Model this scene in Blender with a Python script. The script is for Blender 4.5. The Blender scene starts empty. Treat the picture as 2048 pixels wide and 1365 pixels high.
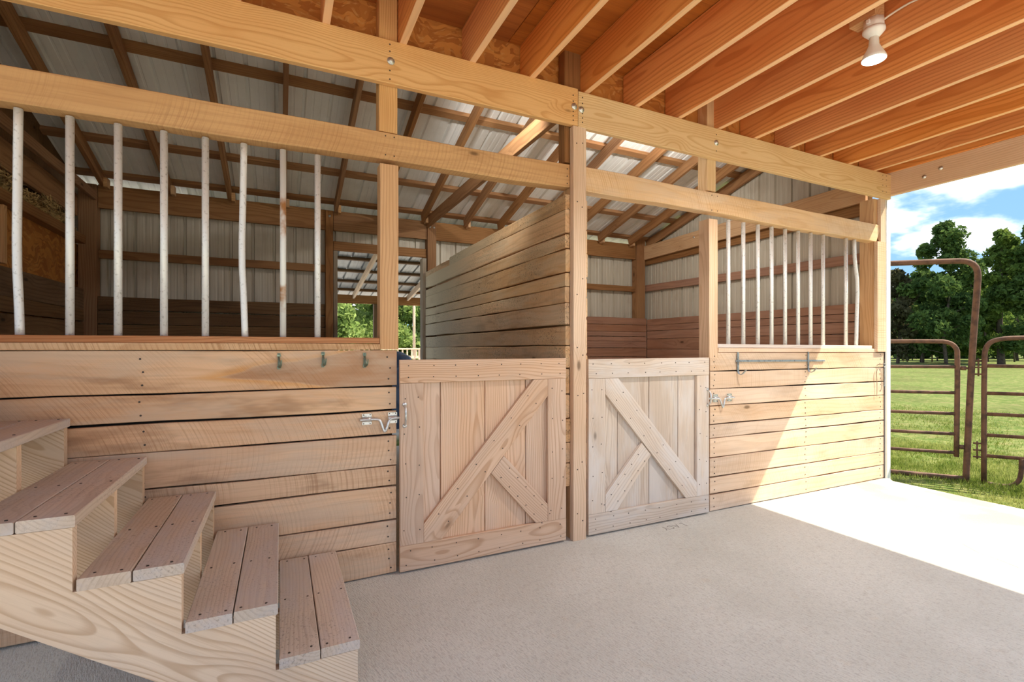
import bpy, bmesh, math, random
import numpy as np
from mathutils import Vector, Matrix
random.seed(7); rng = np.random.default_rng(7)
SC = bpy.context.scene
COL = SC.collection
V = Vector

# ------------------------------------------------------------------ camera
F_PX, PHI, HORIZON = 980.8, math.radians(25.26), 696.3
cd = bpy.data.cameras.new('camera'); cam = bpy.data.objects.new('camera', cd); COL.objects.link(cam)
cd.sensor_width = 36.0; cd.lens = 36.0 * F_PX / 2048; cd.clip_start = .05; cd.clip_end = 500
cd.shift_y = (HORIZON - 682.5) / 2048
cam.location = (0, -2.885, 1.32); cam.rotation_euler = (math.pi / 2, 0, -PHI)
SC.camera = cam

# ------------------------------------------------------------------ exposure, sun, sky
SC.view_settings.view_transform = 'Standard'; SC.view_settings.look = 'None'
SC.view_settings.gamma = 1; SC.view_settings.use_curve_mapping = False
SC.view_settings.exposure = 1.36
SUN_STRENGTH, SKY_STRENGTH = 4.5, 0.60
SC.cycles.max_bounces = 10; SC.cycles.diffuse_bounces = 7; SC.cycles.sample_clamp_indirect = 6
sd = bpy.data.lights.new('sun', 'SUN'); sd.energy = SUN_STRENGTH; sd.angle = .009; sd.color = (1, .87, .66)
so = bpy.data.objects.new('sun', sd); COL.objects.link(so)
so.rotation_euler = V((.70, -.34, 1)).to_track_quat('Z', 'Y').to_euler()

def nodes_of(idb):
    idb.use_nodes = True; t = idb.node_tree; t.nodes.clear(); return t
class G:
    """tiny node-graph helper"""
    def __init__(s, tree): s.t = tree
    def n(s, typ, **kw):
        x = s.t.nodes.new(typ)
        for k, v in kw.items(): setattr(x, k, v)
        return x
    def put(s, sock, v):
        if isinstance(v, bpy.types.NodeSocket): s.t.links.new(v, sock)
        elif v is not None:
            if hasattr(sock.default_value, '__len__'):
                v = tuple(v); sock.default_value = v if len(v) == len(sock.default_value) else v + (1,)
            else: sock.default_value = v
    def m(s, op, a, b=None, c=None, clamp=False):
        x = s.n('ShaderNodeMath', operation=op, use_clamp=clamp)
        for i, v in enumerate((a, b, c)):
            if v is not None: s.put(x.inputs[i], v)
        return x.outputs[0]
    def vm(s, op, a, b=None, scale=None):
        x = s.n('ShaderNodeVectorMath', operation=op); s.put(x.inputs[0], a)
        if b is not None: s.put(x.inputs[1], b)
        if scale is not None: s.put(x.inputs['Scale'], scale)
        return x.outputs[1] if op in ('LENGTH', 'DOT_PRODUCT', 'DISTANCE') else x.outputs[0]
    def noise(s, vec, scale=1, detail=2, rough=.5):
        x = s.n('ShaderNodeTexNoise'); s.put(x.inputs['Vector'], vec); x.inputs['Scale'].default_value = scale
        x.inputs['Detail'].default_value = detail; x.inputs['Roughness'].default_value = rough; return x.outputs
    def mix(s, f, a, b, blend='MIX'):
        x = s.n('ShaderNodeMix', data_type='RGBA', blend_type=blend); s.put(x.inputs[0], f); s.put(x.inputs[6], a); s.put(x.inputs[7], b); return x.outputs[2]
    def ss(s, v, a, b, lo=0., hi=1.):
        x = s.n('ShaderNodeMapRange', interpolation_type='SMOOTHSTEP'); s.put(x.inputs[0], v)
        for i, q in enumerate((a, b, lo, hi)): x.inputs[i + 1].default_value = q
        return x.outputs[0]
    def xyz(s, x, y, z):
        c = s.n('ShaderNodeCombineXYZ')
        for i, v in enumerate((x, y, z)): s.put(c.inputs[i], v)
        return c.outputs[0]
    def sep(s, v):
        c = s.n('ShaderNodeSeparateXYZ'); s.put(c.inputs[0], v); return c.outputs

wd = bpy.data.worlds.new('sky'); SC.world = wd
g = G(nodes_of(wd))
d = g.n('ShaderNodeTexCoord').outputs['Generated']; sx, sy, sz = g.sep(d)
zz = g.m('MAXIMUM', sz, 0.0)
blue = g.mix(g.ss(zz, 0.0, .75), (.27, .49, .76, 1), (.10, .28, .64, 1))
cv = g.xyz(g.m('DIVIDE', sx, g.m('ADD', zz, .25)), g.m('DIVIDE', sy, g.m('ADD', zz, .25)), 0.)
cn = g.noise(cv, 1.9, 6, .55)[0]; cl = g.ss(cn, .45, .60)
skyc = g.mix(cl, blue, (1.35, 1.36, 1.40, 1))
bg = g.n('ShaderNodeBackground'); g.put(bg.inputs[0], skyc); bg.inputs[1].default_value = SKY_STRENGTH
g.t.links.new(bg.outputs[0], g.n('ShaderNodeOutputWorld').inputs[0])

# ------------------------------------------------------------------ materials
def new_mat(name):
    m = bpy.data.materials.new(name); g = G(nodes_of(m))
    b = g.n('ShaderNodeBsdfPrincipled'); g.t.links.new(b.outputs[0], g.n('ShaderNodeOutputMaterial').inputs[0])
    return m, g, b
def bump(g, b, h, strength, dist):
    x = g.n('ShaderNodeBump'); x.inputs['Strength'].default_value = strength; x.inputs['Distance'].default_value = dist
    g.put(x.inputs['Height'], h); g.t.links.new(x.outputs[0], b.inputs['Normal'])

def wood(name, c1, c2, line, freq=60, contrast=.45, saw=0., grey=0., greycol=(.42, .40, .34), greyx=None, knots=.1, speck=0., rough=.75, vary=.16, stain=0., fibre=.25, heart=None, edge=None):
    """sawn timber: growth rings, fibres, knots, saw arcs, weathering; grain runs along local X"""
    m, g, b = new_mat(name)
    co = g.n('ShaderNodeTexCoord').outputs['Object']; rnd = g.n('ShaderNodeObjectInfo').outputs['Random']
    r2 = g.m('FRACT', g.m('MULTIPLY', rnd, 37.7)); r3 = g.m('FRACT', g.m('MULTIPLY', rnd, 91.3)); r4 = g.m('FRACT', g.m('MULTIPLY', rnd, 153.1))
    off = g.xyz(g.m('MULTIPLY', rnd, 41.), g.m('MULTIPLY', r2, 23.), g.m('MULTIPLY', r3, 31.))
    v = g.vm('ADD', co, off)
    # knots
    kv = g.vm('MULTIPLY', v, (2.6, 6., 6.5)); vo = g.n('ShaderNodeTexVoronoi', feature='F1'); g.put(vo.inputs['Vector'], kv); vo.inputs['Scale'].default_value = 1
    kr = g.sep(vo.outputs['Color'])[0]; on = g.m('LESS_THAN', kr, knots)
    kd = vo.outputs['Distance']; km = g.m('MULTIPLY', g.ss(kd, .05, .13, 1., 0.), on); kh = g.m('MULTIPLY', g.ss(kd, .06, .5, 1., 0.), on)
    # rings
    w = g.noise(g.vm('MULTIPLY', v, (.7, 2.2, 2.2)), 1.5, 2)[1]
    wv = g.vm('MULTIPLY', g.vm('SUBTRACT', w, (.5, .5, .5)), (0, .10, .10))
    p = g.vm('ADD', co, wv); px, py, pz = g.sep(p)
    cy = g.m('ADD', py, g.m('ADD', g.m('MULTIPLY', r4, .10), .05)); cz = g.m('ADD', pz, g.m('MULTIPLY', g.m('SUBTRACT', r3, .5), .26))
    cz = g.m('ADD', cz, g.m('MULTIPLY', px, g.m('MULTIPLY', g.m('SUBTRACT', r2, .5), .05)))
    rad = g.m('SQRT', g.m('ADD', g.m('MULTIPLY', cy, cy), g.m('MULTIPLY', cz, cz)))
    rad = g.m('ADD', rad, g.m('MULTIPLY', kh, .03))
    fr = g.m('FRACT', g.m('MULTIPLY', rad, freq)); ring = g.m('MULTIPLY', g.ss(fr, .45, .88), g.ss(fr, .90, 1.0, 1., 0.))
    fib = g.noise(g.vm('MULTIPLY', v, (2.5, 95., 95.)), 1, 3, .6)[0]
    patch = g.noise(g.vm('MULTIPLY', v, (1.1, 4., 4.)), 1, 3)[0]
    col = g.mix(g.ss(patch, .35, .68), c1, c2)
    col = g.mix(g.m('MULTIPLY', ring, contrast), col, line)
    col = g.mix(g.m('MULTIPLY', g.ss(fib, .45, .72), fibre), col, line)
    if stain:
        sn = g.noise(g.vm('MULTIPLY', v, (1.3, 3., 5.)), 1, 4, .6)[0]
        col = g.mix(g.m('MULTIPLY', g.ss(sn, .56, .68), stain), col, tuple(.45 * q for q in line))
    h = g.m('SUBTRACT', g.m('MULTIPLY', fib, -.5), g.m('MULTIPLY', ring, .3))
    if edge:    # narrow edges mixed paler than the wide faces, painting in light from the floor
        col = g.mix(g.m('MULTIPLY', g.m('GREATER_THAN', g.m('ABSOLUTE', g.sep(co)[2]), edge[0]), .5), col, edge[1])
    if heart:   # flame of dark heartwood in one board, opening towards its +X end
        hx, hy, hz = g.sep(p); hn = g.m('MULTIPLY', g.m('SUBTRACT', patch, .5), .12)
        q = g.m('SUBTRACT', g.m('SUBTRACT', hx, heart[0]), g.m('MULTIPLY', g.m('ABSOLUTE', g.m('ADD', g.m('SUBTRACT', hz, heart[1]), hn)), 5.5))
        col = g.mix(g.m('MULTIPLY', g.m('MULTIPLY', g.ss(q, -.16, .0), g.ss(q, .0, .06, 1., 0.)), .55), col, (.62, .30, .09, 1))
        col = g.mix(g.m('MULTIPLY', g.ss(q, .0, .09), .62), col, (.30, .155, .085, 1))
    if saw:
        # circular-saw arcs: shallow curved kerf marks crossing the grain
        sxx, syy, szz = g.sep(co)
        u = g.m('ADD', g.m('MULTIPLY', sxx, g.m('ADD', .75, g.m('MULTIPLY', r2, .3))), g.m('ADD', g.m('MULTIPLY', szz, g.m('MULTIPLY', g.m('SUBTRACT', r3, .35), 1.3)), g.m('MULTIPLY', g.m('MULTIPLY', szz, szz), 1.0)))
        sn = g.noise(g.vm('MULTIPLY', v, (3., 3., 3.)), 1, 2)[0]
        sv = g.m('SINE', g.m('ADD', g.m('MULTIPLY', u, 300.), g.m('MULTIPLY', sn, 9.)))
        s2 = g.noise(g.xyz(g.m('MULTIPLY', u, 240.), 0., g.m('MULTIPLY', rnd, 50.)), 1, 2)[0]
        sm = g.m('MULTIPLY', g.ss(g.m('ADD', g.m('MULTIPLY', sv, .08), s2), .48, .66), g.ss(g.noise(v, 2.2, 2)[0], .35, .6))
        col = g.mix(g.m('MULTIPLY', sm, saw), col, line); h = g.m('SUBTRACT', h, g.m('MULTIPLY', sm, .7))
    if grey:
        gm = g.m('ADD', g.noise(g.vm('MULTIPLY', v, (1.2, 4., 5.)), 1.4, 4, .65)[0], g.m('MULTIPLY', fib, .12))
        gm = g.ss(gm, .48, .72)
        if greyx is not None: gm = g.m('MAXIMUM', g.m('MULTIPLY', gm, .35), g.ss(g.m('ADD', g.sep(co)[0], g.m('MULTIPLY', patch, 1.2)), greyx[0], greyx[1]))
        col = g.mix(g.m('MULTIPLY', gm, grey), col, greycol)
    if speck:
        sp = g.noise(v, 105, 3, .65)[0]; big = g.noise(v, 1.6, 2)[0]
        col = g.mix(g.m('MULTIPLY', g.m('MULTIPLY', g.ss(sp, .55, .66), g.ss(big, .38, .6)), speck), col, (.05, .035, .02, 1))
    col = g.mix(g.m('MULTIPLY', kh, .25), col, line)
    col = g.mix(g.m('MULTIPLY', km, .8), col, tuple(.35 * q for q in line))
    hs = g.n('ShaderNodeHueSaturation'); g.put(hs.inputs['Color'], col)
    g.put(hs.inputs['Value'], g.m('ADD', 1. - vary / 2, g.m('MULTIPLY', r2, vary))); g.put(hs.inputs['Saturation'], g.m('ADD', 1 - vary / 2, g.m('MULTIPLY', r3, vary)))
    g.t.links.new(hs.outputs[0], b.inputs['Base Color']); b.inputs['Roughness'].default_value = rough
    b.inputs['Specular IOR Level'].default_value = .25
    bump(g, b, h, .35, .002)
    return m

def plain(name, col, rough=.5, metal=0., var=.0, scale=8., col2=None, thr=(.5, .65), bmp=0., spec=.5):
    m, g, b = new_mat(name)
    c = col
    if col2 is not None or var:
        co = g.n('ShaderNodeTexCoord').outputs['Object']; rnd = g.n('ShaderNodeObjectInfo').outputs['Random']
        v = g.vm('ADD', co, g.xyz(g.m('MULTIPLY', rnd, 31.), 0., 0.))
        nz = g.noise(v, scale, 4, .6)[0]
        c = g.mix(g.ss(nz, *thr), col, col2 if col2 is not None else tuple(q * (1 - var) for q in col[:3]))
        if bmp: bump(g, b, nz, bmp, .002)
    g.put(b.inputs['Base Color'], c); b.inputs['Roughness'].default_value = rough; b.inputs['Metallic'].default_value = metal
    b.inputs['Specular IOR Level'].default_value = spec
    return m

M = {}
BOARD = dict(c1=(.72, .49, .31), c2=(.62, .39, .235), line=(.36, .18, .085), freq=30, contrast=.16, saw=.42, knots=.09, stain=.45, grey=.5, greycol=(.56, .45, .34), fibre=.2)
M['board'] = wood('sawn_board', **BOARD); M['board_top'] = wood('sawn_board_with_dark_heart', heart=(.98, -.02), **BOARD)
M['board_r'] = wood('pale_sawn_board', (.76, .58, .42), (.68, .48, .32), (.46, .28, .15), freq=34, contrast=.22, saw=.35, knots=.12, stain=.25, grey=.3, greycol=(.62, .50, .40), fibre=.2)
M['sill'] = wood('sill_wood', (.56, .29, .15), (.46, .21, .10), (.28, .10, .04), freq=55, contrast=.5, knots=.1)
M['sill_l'] = wood('sill_edge_wood', (.68, .45, .26), (.60, .36, .18), (.36, .18, .07), freq=60, contrast=.3, saw=.6)
M['sill_r'] = wood('weathered_sill', (.66, .58, .52), (.58, .49, .42), (.36, .27, .2), freq=50, contrast=.2, grey=.5, greycol=(.62, .62, .62))
M['door'] = wood('door_wood', (.72, .51, .36), (.66, .44, .29), (.42, .23, .12), freq=85, contrast=.55, knots=.22, grey=.35, greycol=(.55, .43, .34))
M['door_r'] = wood('grey_door_wood', (.68, .57, .46), (.62, .50, .39), (.38, .27, .19), freq=85, contrast=.45, knots=.22, grey=.65, greycol=(.66, .62, .58))
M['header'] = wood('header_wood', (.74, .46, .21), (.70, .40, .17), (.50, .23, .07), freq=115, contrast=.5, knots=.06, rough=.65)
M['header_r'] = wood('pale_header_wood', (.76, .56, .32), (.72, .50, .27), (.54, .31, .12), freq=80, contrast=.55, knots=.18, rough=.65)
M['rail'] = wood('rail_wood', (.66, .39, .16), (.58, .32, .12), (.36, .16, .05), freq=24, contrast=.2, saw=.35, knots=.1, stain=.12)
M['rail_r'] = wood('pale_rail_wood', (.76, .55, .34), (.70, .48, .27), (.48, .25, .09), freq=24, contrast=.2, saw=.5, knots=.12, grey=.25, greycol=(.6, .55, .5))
M['post'] = wood('post_wood', (.66, .42, .23), (.60, .35, .17), (.38, .18, .07), freq=75, contrast=.4, knots=.1)
M['strip'] = wood('pale_post_wood', (.72, .53, .37), (.66, .45, .29), (.42, .25, .13), freq=75, contrast=.35, knots=.14)
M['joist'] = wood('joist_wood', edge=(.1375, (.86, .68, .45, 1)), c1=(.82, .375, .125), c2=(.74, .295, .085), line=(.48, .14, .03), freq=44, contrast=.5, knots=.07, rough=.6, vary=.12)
M['beam_r'] = wood('fascia_wood', (.82, .62, .45), (.74, .53, .36), (.48, .28, .16), freq=60, contrast=.35, knots=.14)
M['deck'] = wood('plywood', (.50, .18, .042), (.38, .125, .027), (.14, .04, .012), freq=14, contrast=.15, knots=.02)
M['stair'] = wood('stringer_wood', (.74, .57, .40), (.68, .49, .32), (.44, .26, .13), freq=105, contrast=.6, knots=.08, grey=.25, greycol=(.55, .45, .36))
M['tread'] = wood('worn_tread_wood', (.60, .50, .40), (.53, .42, .32), (.34, .24, .17), freq=70, contrast=.3, knots=.12, grey=.75, greycol=(.52, .47, .44), speck=.35)
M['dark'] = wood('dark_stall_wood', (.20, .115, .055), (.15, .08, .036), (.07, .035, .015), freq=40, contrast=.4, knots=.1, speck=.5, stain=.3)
M['brown'] = wood('brown_frame_wood', (.36, .19, .085), (.29, .14, .06), (.15, .065, .025), freq=45, contrast=.4, knots=.12)
M['red'] = wood('reddish_stall_wood', (.44, .235, .145), (.37, .185, .11), (.2, .09, .05), freq=40, contrast=.35, knots=.08, grey=.2, greycol=(.3, .2, .16))
M['rafter'] = wood('rafter_wood', (.40, .21, .09), (.32, .155, .065), (.17, .075, .03), freq=50, contrast=.4, knots=.1)
M['divider'] = wood('divider_board', (.80, .52, .28), (.66, .40, .20), (.36, .18, .07), freq=30, contrast=.25, saw=.3, knots=.06, grey=.85, greycol=(.64, .60, .44), greyx=(-.2, 1.9), speck=.85, stain=.35)
M['divider_r'] = wood('divider_board_end', (.70, .48, .28), (.62, .40, .22), (.4, .2, .08), freq=40, contrast=.3)
M['greywood'] = wood('grey_weathered_wood', (.33, .26, .18), (.27, .2, .13), (.14, .1, .06), freq=45, contrast=.4, grey=.5)
M['shade'] = plain('gap_shade_black', (.03, .022, .016), .95)
M['fence'] = wood('pale_fence_wood', (.70, .56, .42), (.62, .46, .33), (.40, .26, .16), freq=40, contrast=.3)
M['bark'] = plain('bark', (.10, .075, .05), .9, var=.5, scale=6, bmp=.6)
M['galv'] = plain('galvanised_steel', (.80, .81, .78), .42, .25, scale=60, col2=(.52, .52, .48), thr=(.54, .72))
M['galv_rust'] = plain('rust_streaked_steel', (.78, .79, .74), .5, .2, scale=5, col2=(.42, .20, .07), thr=(.5, .66))
M['zinc'] = plain('zinc_plate', (.66, .67, .66), .35, .7, scale=40, col2=(.45, .45, .42))
M['hook'] = plain('verdigris_metal', (.16, .20, .15), .4, .6, scale=30, col2=(.36, .44, .32))
M['steel'] = plain('grey_steel', (.30, .34, .36), .45, .6, scale=30, col2=(.16, .17, .18))
M['rust'] = plain('rusty_pipe', (.13, .065, .038), .75, .1, scale=14, col2=(.06, .03, .018), thr=(.4, .7), bmp=.2)
M['nail'] = plain('nail', (.06, .045, .035), .6, .4)
M['trimw'] = plain('white_trim', (.80, .82, .80), .4, .1)
M['white'] = plain('white_plastic', (.86, .86, .84), .35)
M['cable'] = plain('cable_sheath', (.80, .74, .62), .5)
M['blue'] = plain('dark_blue_cover', (.03, .06, .13), .5, scale=5, col2=(.07, .12, .22))
M['straw'] = plain('straw', (.50, .34, .14), .9, var=.6, scale=12)
M['letters'] = plain('incised_line', (.16, .14, .12), .95)
M['roof'] = plain('roof_sheet', (.84, .84, .81), .6, .0, scale=3, col2=(.74, .73, .69), thr=(.4, .8))
M['siding'] = None
M['roof_grey'] = plain('grey_roof_sheet', (.36, .37, .37), .45, .2, scale=3, col2=(.28, .28, .27), thr=(.4, .8))

def siding_mat():
    m, g, b = new_mat('dusty_siding')
    co = g.n('ShaderNodeTexCoord').outputs['Object']
    st = g.noise(g.vm('MULTIPLY', co, (1.2, 30., 30.)), 1, 3, .6)[0]; pt = g.noise(co, 3, 3)[0]
    c = g.mix(g.ss(st, .4, .7), (.58, .53, .43, 1), (.50, .445, .345, 1)); c = g.mix(g.ss(pt, .52, .72, 0, .3), c, (.34, .25, .16, 1))
    g.put(b.inputs['Base Color'], c); b.inputs['Roughness'].default_value = .5; return m
M['siding'] = siding_mat()

def osb_mat():
    m, g, b = new_mat('strand_board')
    co = g.n('ShaderNodeTexCoord').outputs['Object']
    cols = []
    w = g.noise(co, 4, 2)[1]; p = g.vm('ADD', co, g.vm('MULTIPLY', g.vm('SUBTRACT', w, (.5, .5, .5)), (.35, .35, .35)))
    vo = g.n('ShaderNodeTexVoronoi', feature='F1'); g.put(vo.inputs['Vector'], g.vm('MULTIPLY', p, (13., 13., 34.))); vo.inputs['Scale'].default_value = 1
    f = g.sep(vo.outputs['Color'])[0]; n2 = g.noise(g.vm('MULTIPLY', p, (18., 18., 60.)), 1, 3)[0]
    c = g.mix(g.ss(f, .1, .9), (.64, .28, .06, 1), (.42, .15, .026, 1)); c = g.mix(g.ss(n2, .55, .75), c, (.66, .36, .11, 1))
    g.put(b.inputs['Base Color'], c); b.inputs['Roughness'].default_value = .7; bump(g, b, g.m('ADD', f, n2), .3, .003); return m
M['osb'] = osb_mat()

def concrete_mat():
    m, g, b = new_mat('broomed_concrete')
    co = g.n('ShaderNodeTexCoord').outputs['Object']; x, y, z = g.sep(co)
    n1 = g.noise(co, 1.1, 4, .6)[0]; n2 = g.noise(co, 95, 3, .65)[0]; n3 = g.noise(co, 9, 3)[0]
    u = g.m('ADD', g.m('MULTIPLY', x, .97), g.m('MULTIPLY', y, .25)); v = g.m('SUBTRACT', g.m('MULTIPLY', y, .97), g.m('MULTIPLY', x, .25))
    br = g.noise(g.xyz(g.m('MULTIPLY', u, 170.), g.m('MULTIPLY', v, 26.), 0.), 1, 3, .6)[0]
    c = g.mix(g.ss(n1, .35, .7), (.655, .655, .595, 1), (.575, .572, .512, 1)); c = g.mix(g.ss(n3, .62, .8, 0, .3), c, (.62, .52, .38, 1))
    ex = g.noise(co, 2.2, 4)[0]   # yellowish stains, strengthened to paint a warm cream into the sunlit end
    em = g.m('MULTIPLY', g.ss(x, 3.6, 5.2), g.ss(ex, .36, .6)); c = g.mix(g.m('MULTIPLY', em, .7), c, (.62, .42, .22, 1))
    c = g.mix(g.ss(br, .48, .68, 0, .5), c, (.38, .355, .315, 1)); c = g.mix(g.ss(n2, .53, .68, 0, .5), c, (.36, .34, .31, 1))
    g.put(b.inputs['Base Color'], c); b.inputs['Roughness'].default_value = .85; b.inputs['Specular IOR Level'].default_value = .2
    bump(g, b, g.m('ADD', g.m('MULTIPLY', br, -1.), g.m('MULTIPLY', n2, .8)), .9, .005); return m
M['concrete'] = concrete_mat()

def ground_mat():
    m, g, b = new_mat('pasture')
    co = g.n('ShaderNodeTexCoord').outputs['Object']; x, y, z = g.sep(co)
    n1 = g.noise(co, .35, 4, .6)[0]; n2 = g.noise(co, 7, 4, .7)[0]; n3 = g.noise(co, 1.3, 4, .65)[0]
    c = g.mix(g.ss(n2, .38, .66), (.08, .13, .024, 1), (.20, .215, .075, 1)); c = g.mix(g.ss(n3, .55, .72, 0, .7), c, (.22, .185, .09, 1))
    c = g.mix(g.ss(n1, .45, .65, 0, .5), c, (.09, .10, .03, 1))
    gy = g.m('MAXIMUM', g.ss(y, -5.6, -7.2), g.m('MULTIPLY', g.ss(y, 4.3, 5.2), g.ss(y, 19., 16.)))   # unseen gravel yards on both open sides of the barn, pale to bounce sunlight in
    gy = g.m('MULTIPLY', gy, g.m('MULTIPLY', g.ss(x, 7., 5.8), g.ss(y, -22., -20.)))
    c = g.mix(gy, c, g.mix(g.ss(n2, .4, .6), (.66, .64, .60, 1), (.54, .52, .48, 1)))
    g.put(b.inputs['Base Color'], c); b.inputs['Roughness'].default_value = .95; b.inputs['Specular IOR Level'].default_value = .1
    bump(g, b, n2, .8, .06); return m
M['ground'] = ground_mat()

def leaf_mat(name, a, bcol):
    m = bpy.data.materials.new(name); g = G(nodes_of(m))
    co = g.n('ShaderNodeTexCoord').outputs['Object']; nz = g.noise(co, 1.5, 3)[0]; n2 = g.noise(co, 14, 2)[0]
    c = g.mix(g.ss(g.m('ADD', g.m('MULTIPLY', nz, .5), g.m('MULTIPLY', n2, .5)), .4, .62), a, bcol)
    d = g.n('ShaderNodeBsdfDiffuse'); t = g.n('ShaderNodeBsdfTranslucent'); g.put(d.inputs[0], c); g.put(t.inputs[0], c)
    mx = g.n('ShaderNodeMixShader'); mx.inputs[0].default_value = .4
    g.t.links.new(d.outputs[0], mx.inputs[1]); g.t.links.new(t.outputs[0], mx.inputs[2])
    g.t.links.new(mx.outputs[0], g.n('ShaderNodeOutputMaterial').inputs[0]); return m
M['leaf_a'] = leaf_mat('oak_leaf', (.05, .095, .03, 1), (.15, .225, .06, 1))
M['leaf_b'] = leaf_mat('maple_leaf', (.075, .13, .028, 1), (.21, .29, .065, 1))
M['leaf_c'] = leaf_mat('sparse_brown_leaf', (.06, .062, .03, 1), (.12, .11, .055, 1))
M['leaf_d'] = leaf_mat('bright_leaf', (.16, .25, .065, 1), (.38, .48, .17, 1))
M['grass'] = leaf_mat('grass_blade', (.14, .20, .035, 1), (.36, .40, .13, 1))

# ------------------------------------------------------------------ builders
W = {}
def link(o, parent=None, mw=None):
    COL.objects.link(o); mw = mw if mw is not None else Matrix()
    W[o.name] = mw
    if parent is not None:
        o.parent = parent; o.matrix_local = W[parent.name].inverted() @ mw
    else: o.matrix_world = mw
    return o
def root(name, label, cat, loc=(0, 0, 0), group=None, kind=None):
    o = bpy.data.objects.new(name, None); o.empty_display_size = .1
    link(o, None, Matrix.Translation(loc)); o['label'] = label
    if cat: o['category'] = cat
    if group: o['group'] = group
    if kind: o['kind'] = kind
    return o
def mesh_obj(name, verts, faces, mat, parent=None, mw=None, smooth=False):
    me = bpy.data.meshes.new(name); me.from_pydata([tuple(v) for v in verts], [], faces); me.update()
    me.materials.append(mat)
    if smooth: me.polygons.foreach_set('use_smooth', [True] * len(me.polygons))
    return link(bpy.data.objects.new(name, me), parent, mw)
def frame(p0, p1, up):
    x = (V(p1) - V(p0)).normalized(); u = V(up)
    if abs(x.dot(u)) > .98: u = V((0, -1, 0)) if abs(x.y) < .9 else V((1, 0, 0))
    z = (u - u.dot(x) * x).normalized(); y = z.cross(x)
    m = Matrix((x, y, z)).transposed().to_4x4(); m.translation = (V(p0) + V(p1)) / 2; return m
def timber(parent, name, p0, p1, w, h, mat, up=(0, 0, 1), n=3, wob=.0012, bev=.003, cut=(0, 0), label=None):
    """one board: chamfered section w (local Y) x h (local Z) swept along local X with slightly uneven edges; cut = skew of each end"""
    mw = frame(p0, p1, up); L = (V(p1) - V(p0)).length
    a, c = w / 2, h / 2; b = min(bev, a * .4, c * .4)
    sec = [(-a + b, -c), (a - b, -c), (a, -c + b), (a, c - b), (a - b, c), (-a + b, c), (-a, c - b), (-a, -c + b)]
    vs, fs = [], []
    for i in range(n + 1):
        t = i / n; x = -L / 2 + L * t; dy = random.uniform(-wob, wob) * .5; up_, lo = random.uniform(-wob, wob), random.uniform(-wob, wob)
        for (y, z) in sec:
            k = (up_ if z > 0 else lo); xs = x + (cut[0] * (z / c) if i == 0 else 0) + (cut[1] * (z / c) if i == n else 0)
            vs.append((xs, y + dy, z + k))
    for i in range(n):
        for j in range(8):
            k = (j + 1) % 8; fs.append((i * 8 + j, i * 8 + k, (i + 1) * 8 + k, (i + 1) * 8 + j))
    fs.append(tuple(range(7, -1, -1))); fs.append(tuple(n * 8 + j for j in range(8)))
    # faces wind outward
    fs = [f[::-1] for f in fs]
    o = mesh_obj(name, vs, fs, mat, parent, mw)
    if label: o['label'] = label
    return o
def prism(parent, name, poly, y0, y1, mat, ang=0., bev=.002):
    """polygon in the X-Z plane with depth y0..y1; ang = grain direction in that plane"""
    cx = sum(p[0] for p in poly) / len(poly); cz = sum(p[1] for p in poly) / len(poly)
    ca, sa = math.cos(ang), math.sin(ang); loc = [((x - cx) * ca + (z - cz) * sa, -(x - cx) * sa + (z - cz) * ca) for x, z in poly]
    bm = bmesh.new(); h = (y1 - y0) / 2
    f = bm.faces.new([bm.verts.new((x, -h, z)) for x, z in loc])
    r = bmesh.ops.extrude_face_region(bm, geom=[f]); bmesh.ops.translate(bm, verts=[e for e in r['geom'] if isinstance(e, bmesh.types.BMVert)], vec=(0, 2 * h, 0))
    bmesh.ops.recalc_face_normals(bm, faces=bm.faces)
    if bev: bmesh.ops.bevel(bm, geom=list(bm.edges), offset=bev, segments=1, affect='EDGES')
    me = bpy.data.meshes.new(name); bm.to_mesh(me); bm.free(); me.materials.append(mat)
    mw = Matrix.Translation((cx, (y0 + y1) / 2, cz)) @ Matrix.Rotation(-ang, 4, 'Y')
    return link(bpy.data.objects.new(name, me), parent, mw)
def tube(parent, name, pts, r, mat, seg=8, smooth_path=0, taper=None, label=None):
    pts = [V(p) for p in pts]
    for _ in range(smooth_path):
        q = [pts[0]]
        for a, b in zip(pts, pts[1:]): q += [a * .75 + b * .25, a * .25 + b * .75]
        pts = q + [pts[-1]]
    c = pts[0].copy(); vs, fs = [], []; nrm = None
    for i, p in enumerate(pts):
        t = (pts[min(i + 1, len(pts) - 1)] - pts[max(i - 1, 0)]).normalized()
        if nrm is None: nrm = t.cross(V((0, 0, 1)) if abs(t.z) < .9 else V((1, 0, 0))).normalized()
        nrm = (nrm - nrm.dot(t) * t).normalized(); bn = t.cross(nrm); rr = r if taper is None else r + (taper - r) * i / (len(pts) - 1)
        for j in range(seg):
            a = 2 * math.pi * j / seg; vs.append(p - c + nrm * (rr * math.cos(a)) + bn * (rr * math.sin(a)))
    for i in range(len(pts) - 1):
        for j in range(seg):
            k = (j + 1) % seg; fs.append((i * seg + j, i * seg + k, (i + 1) * seg + k, (i + 1) * seg + j))
    fs.append(tuple(range(seg - 1, -1, -1))); fs.append(tuple((len(pts) - 1) * seg + j for j in range(seg)))
    o = mesh_obj(name, vs, fs, mat, parent, Matrix.Translation(c), True)
    if label: o['label'] = label
    return o
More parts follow.
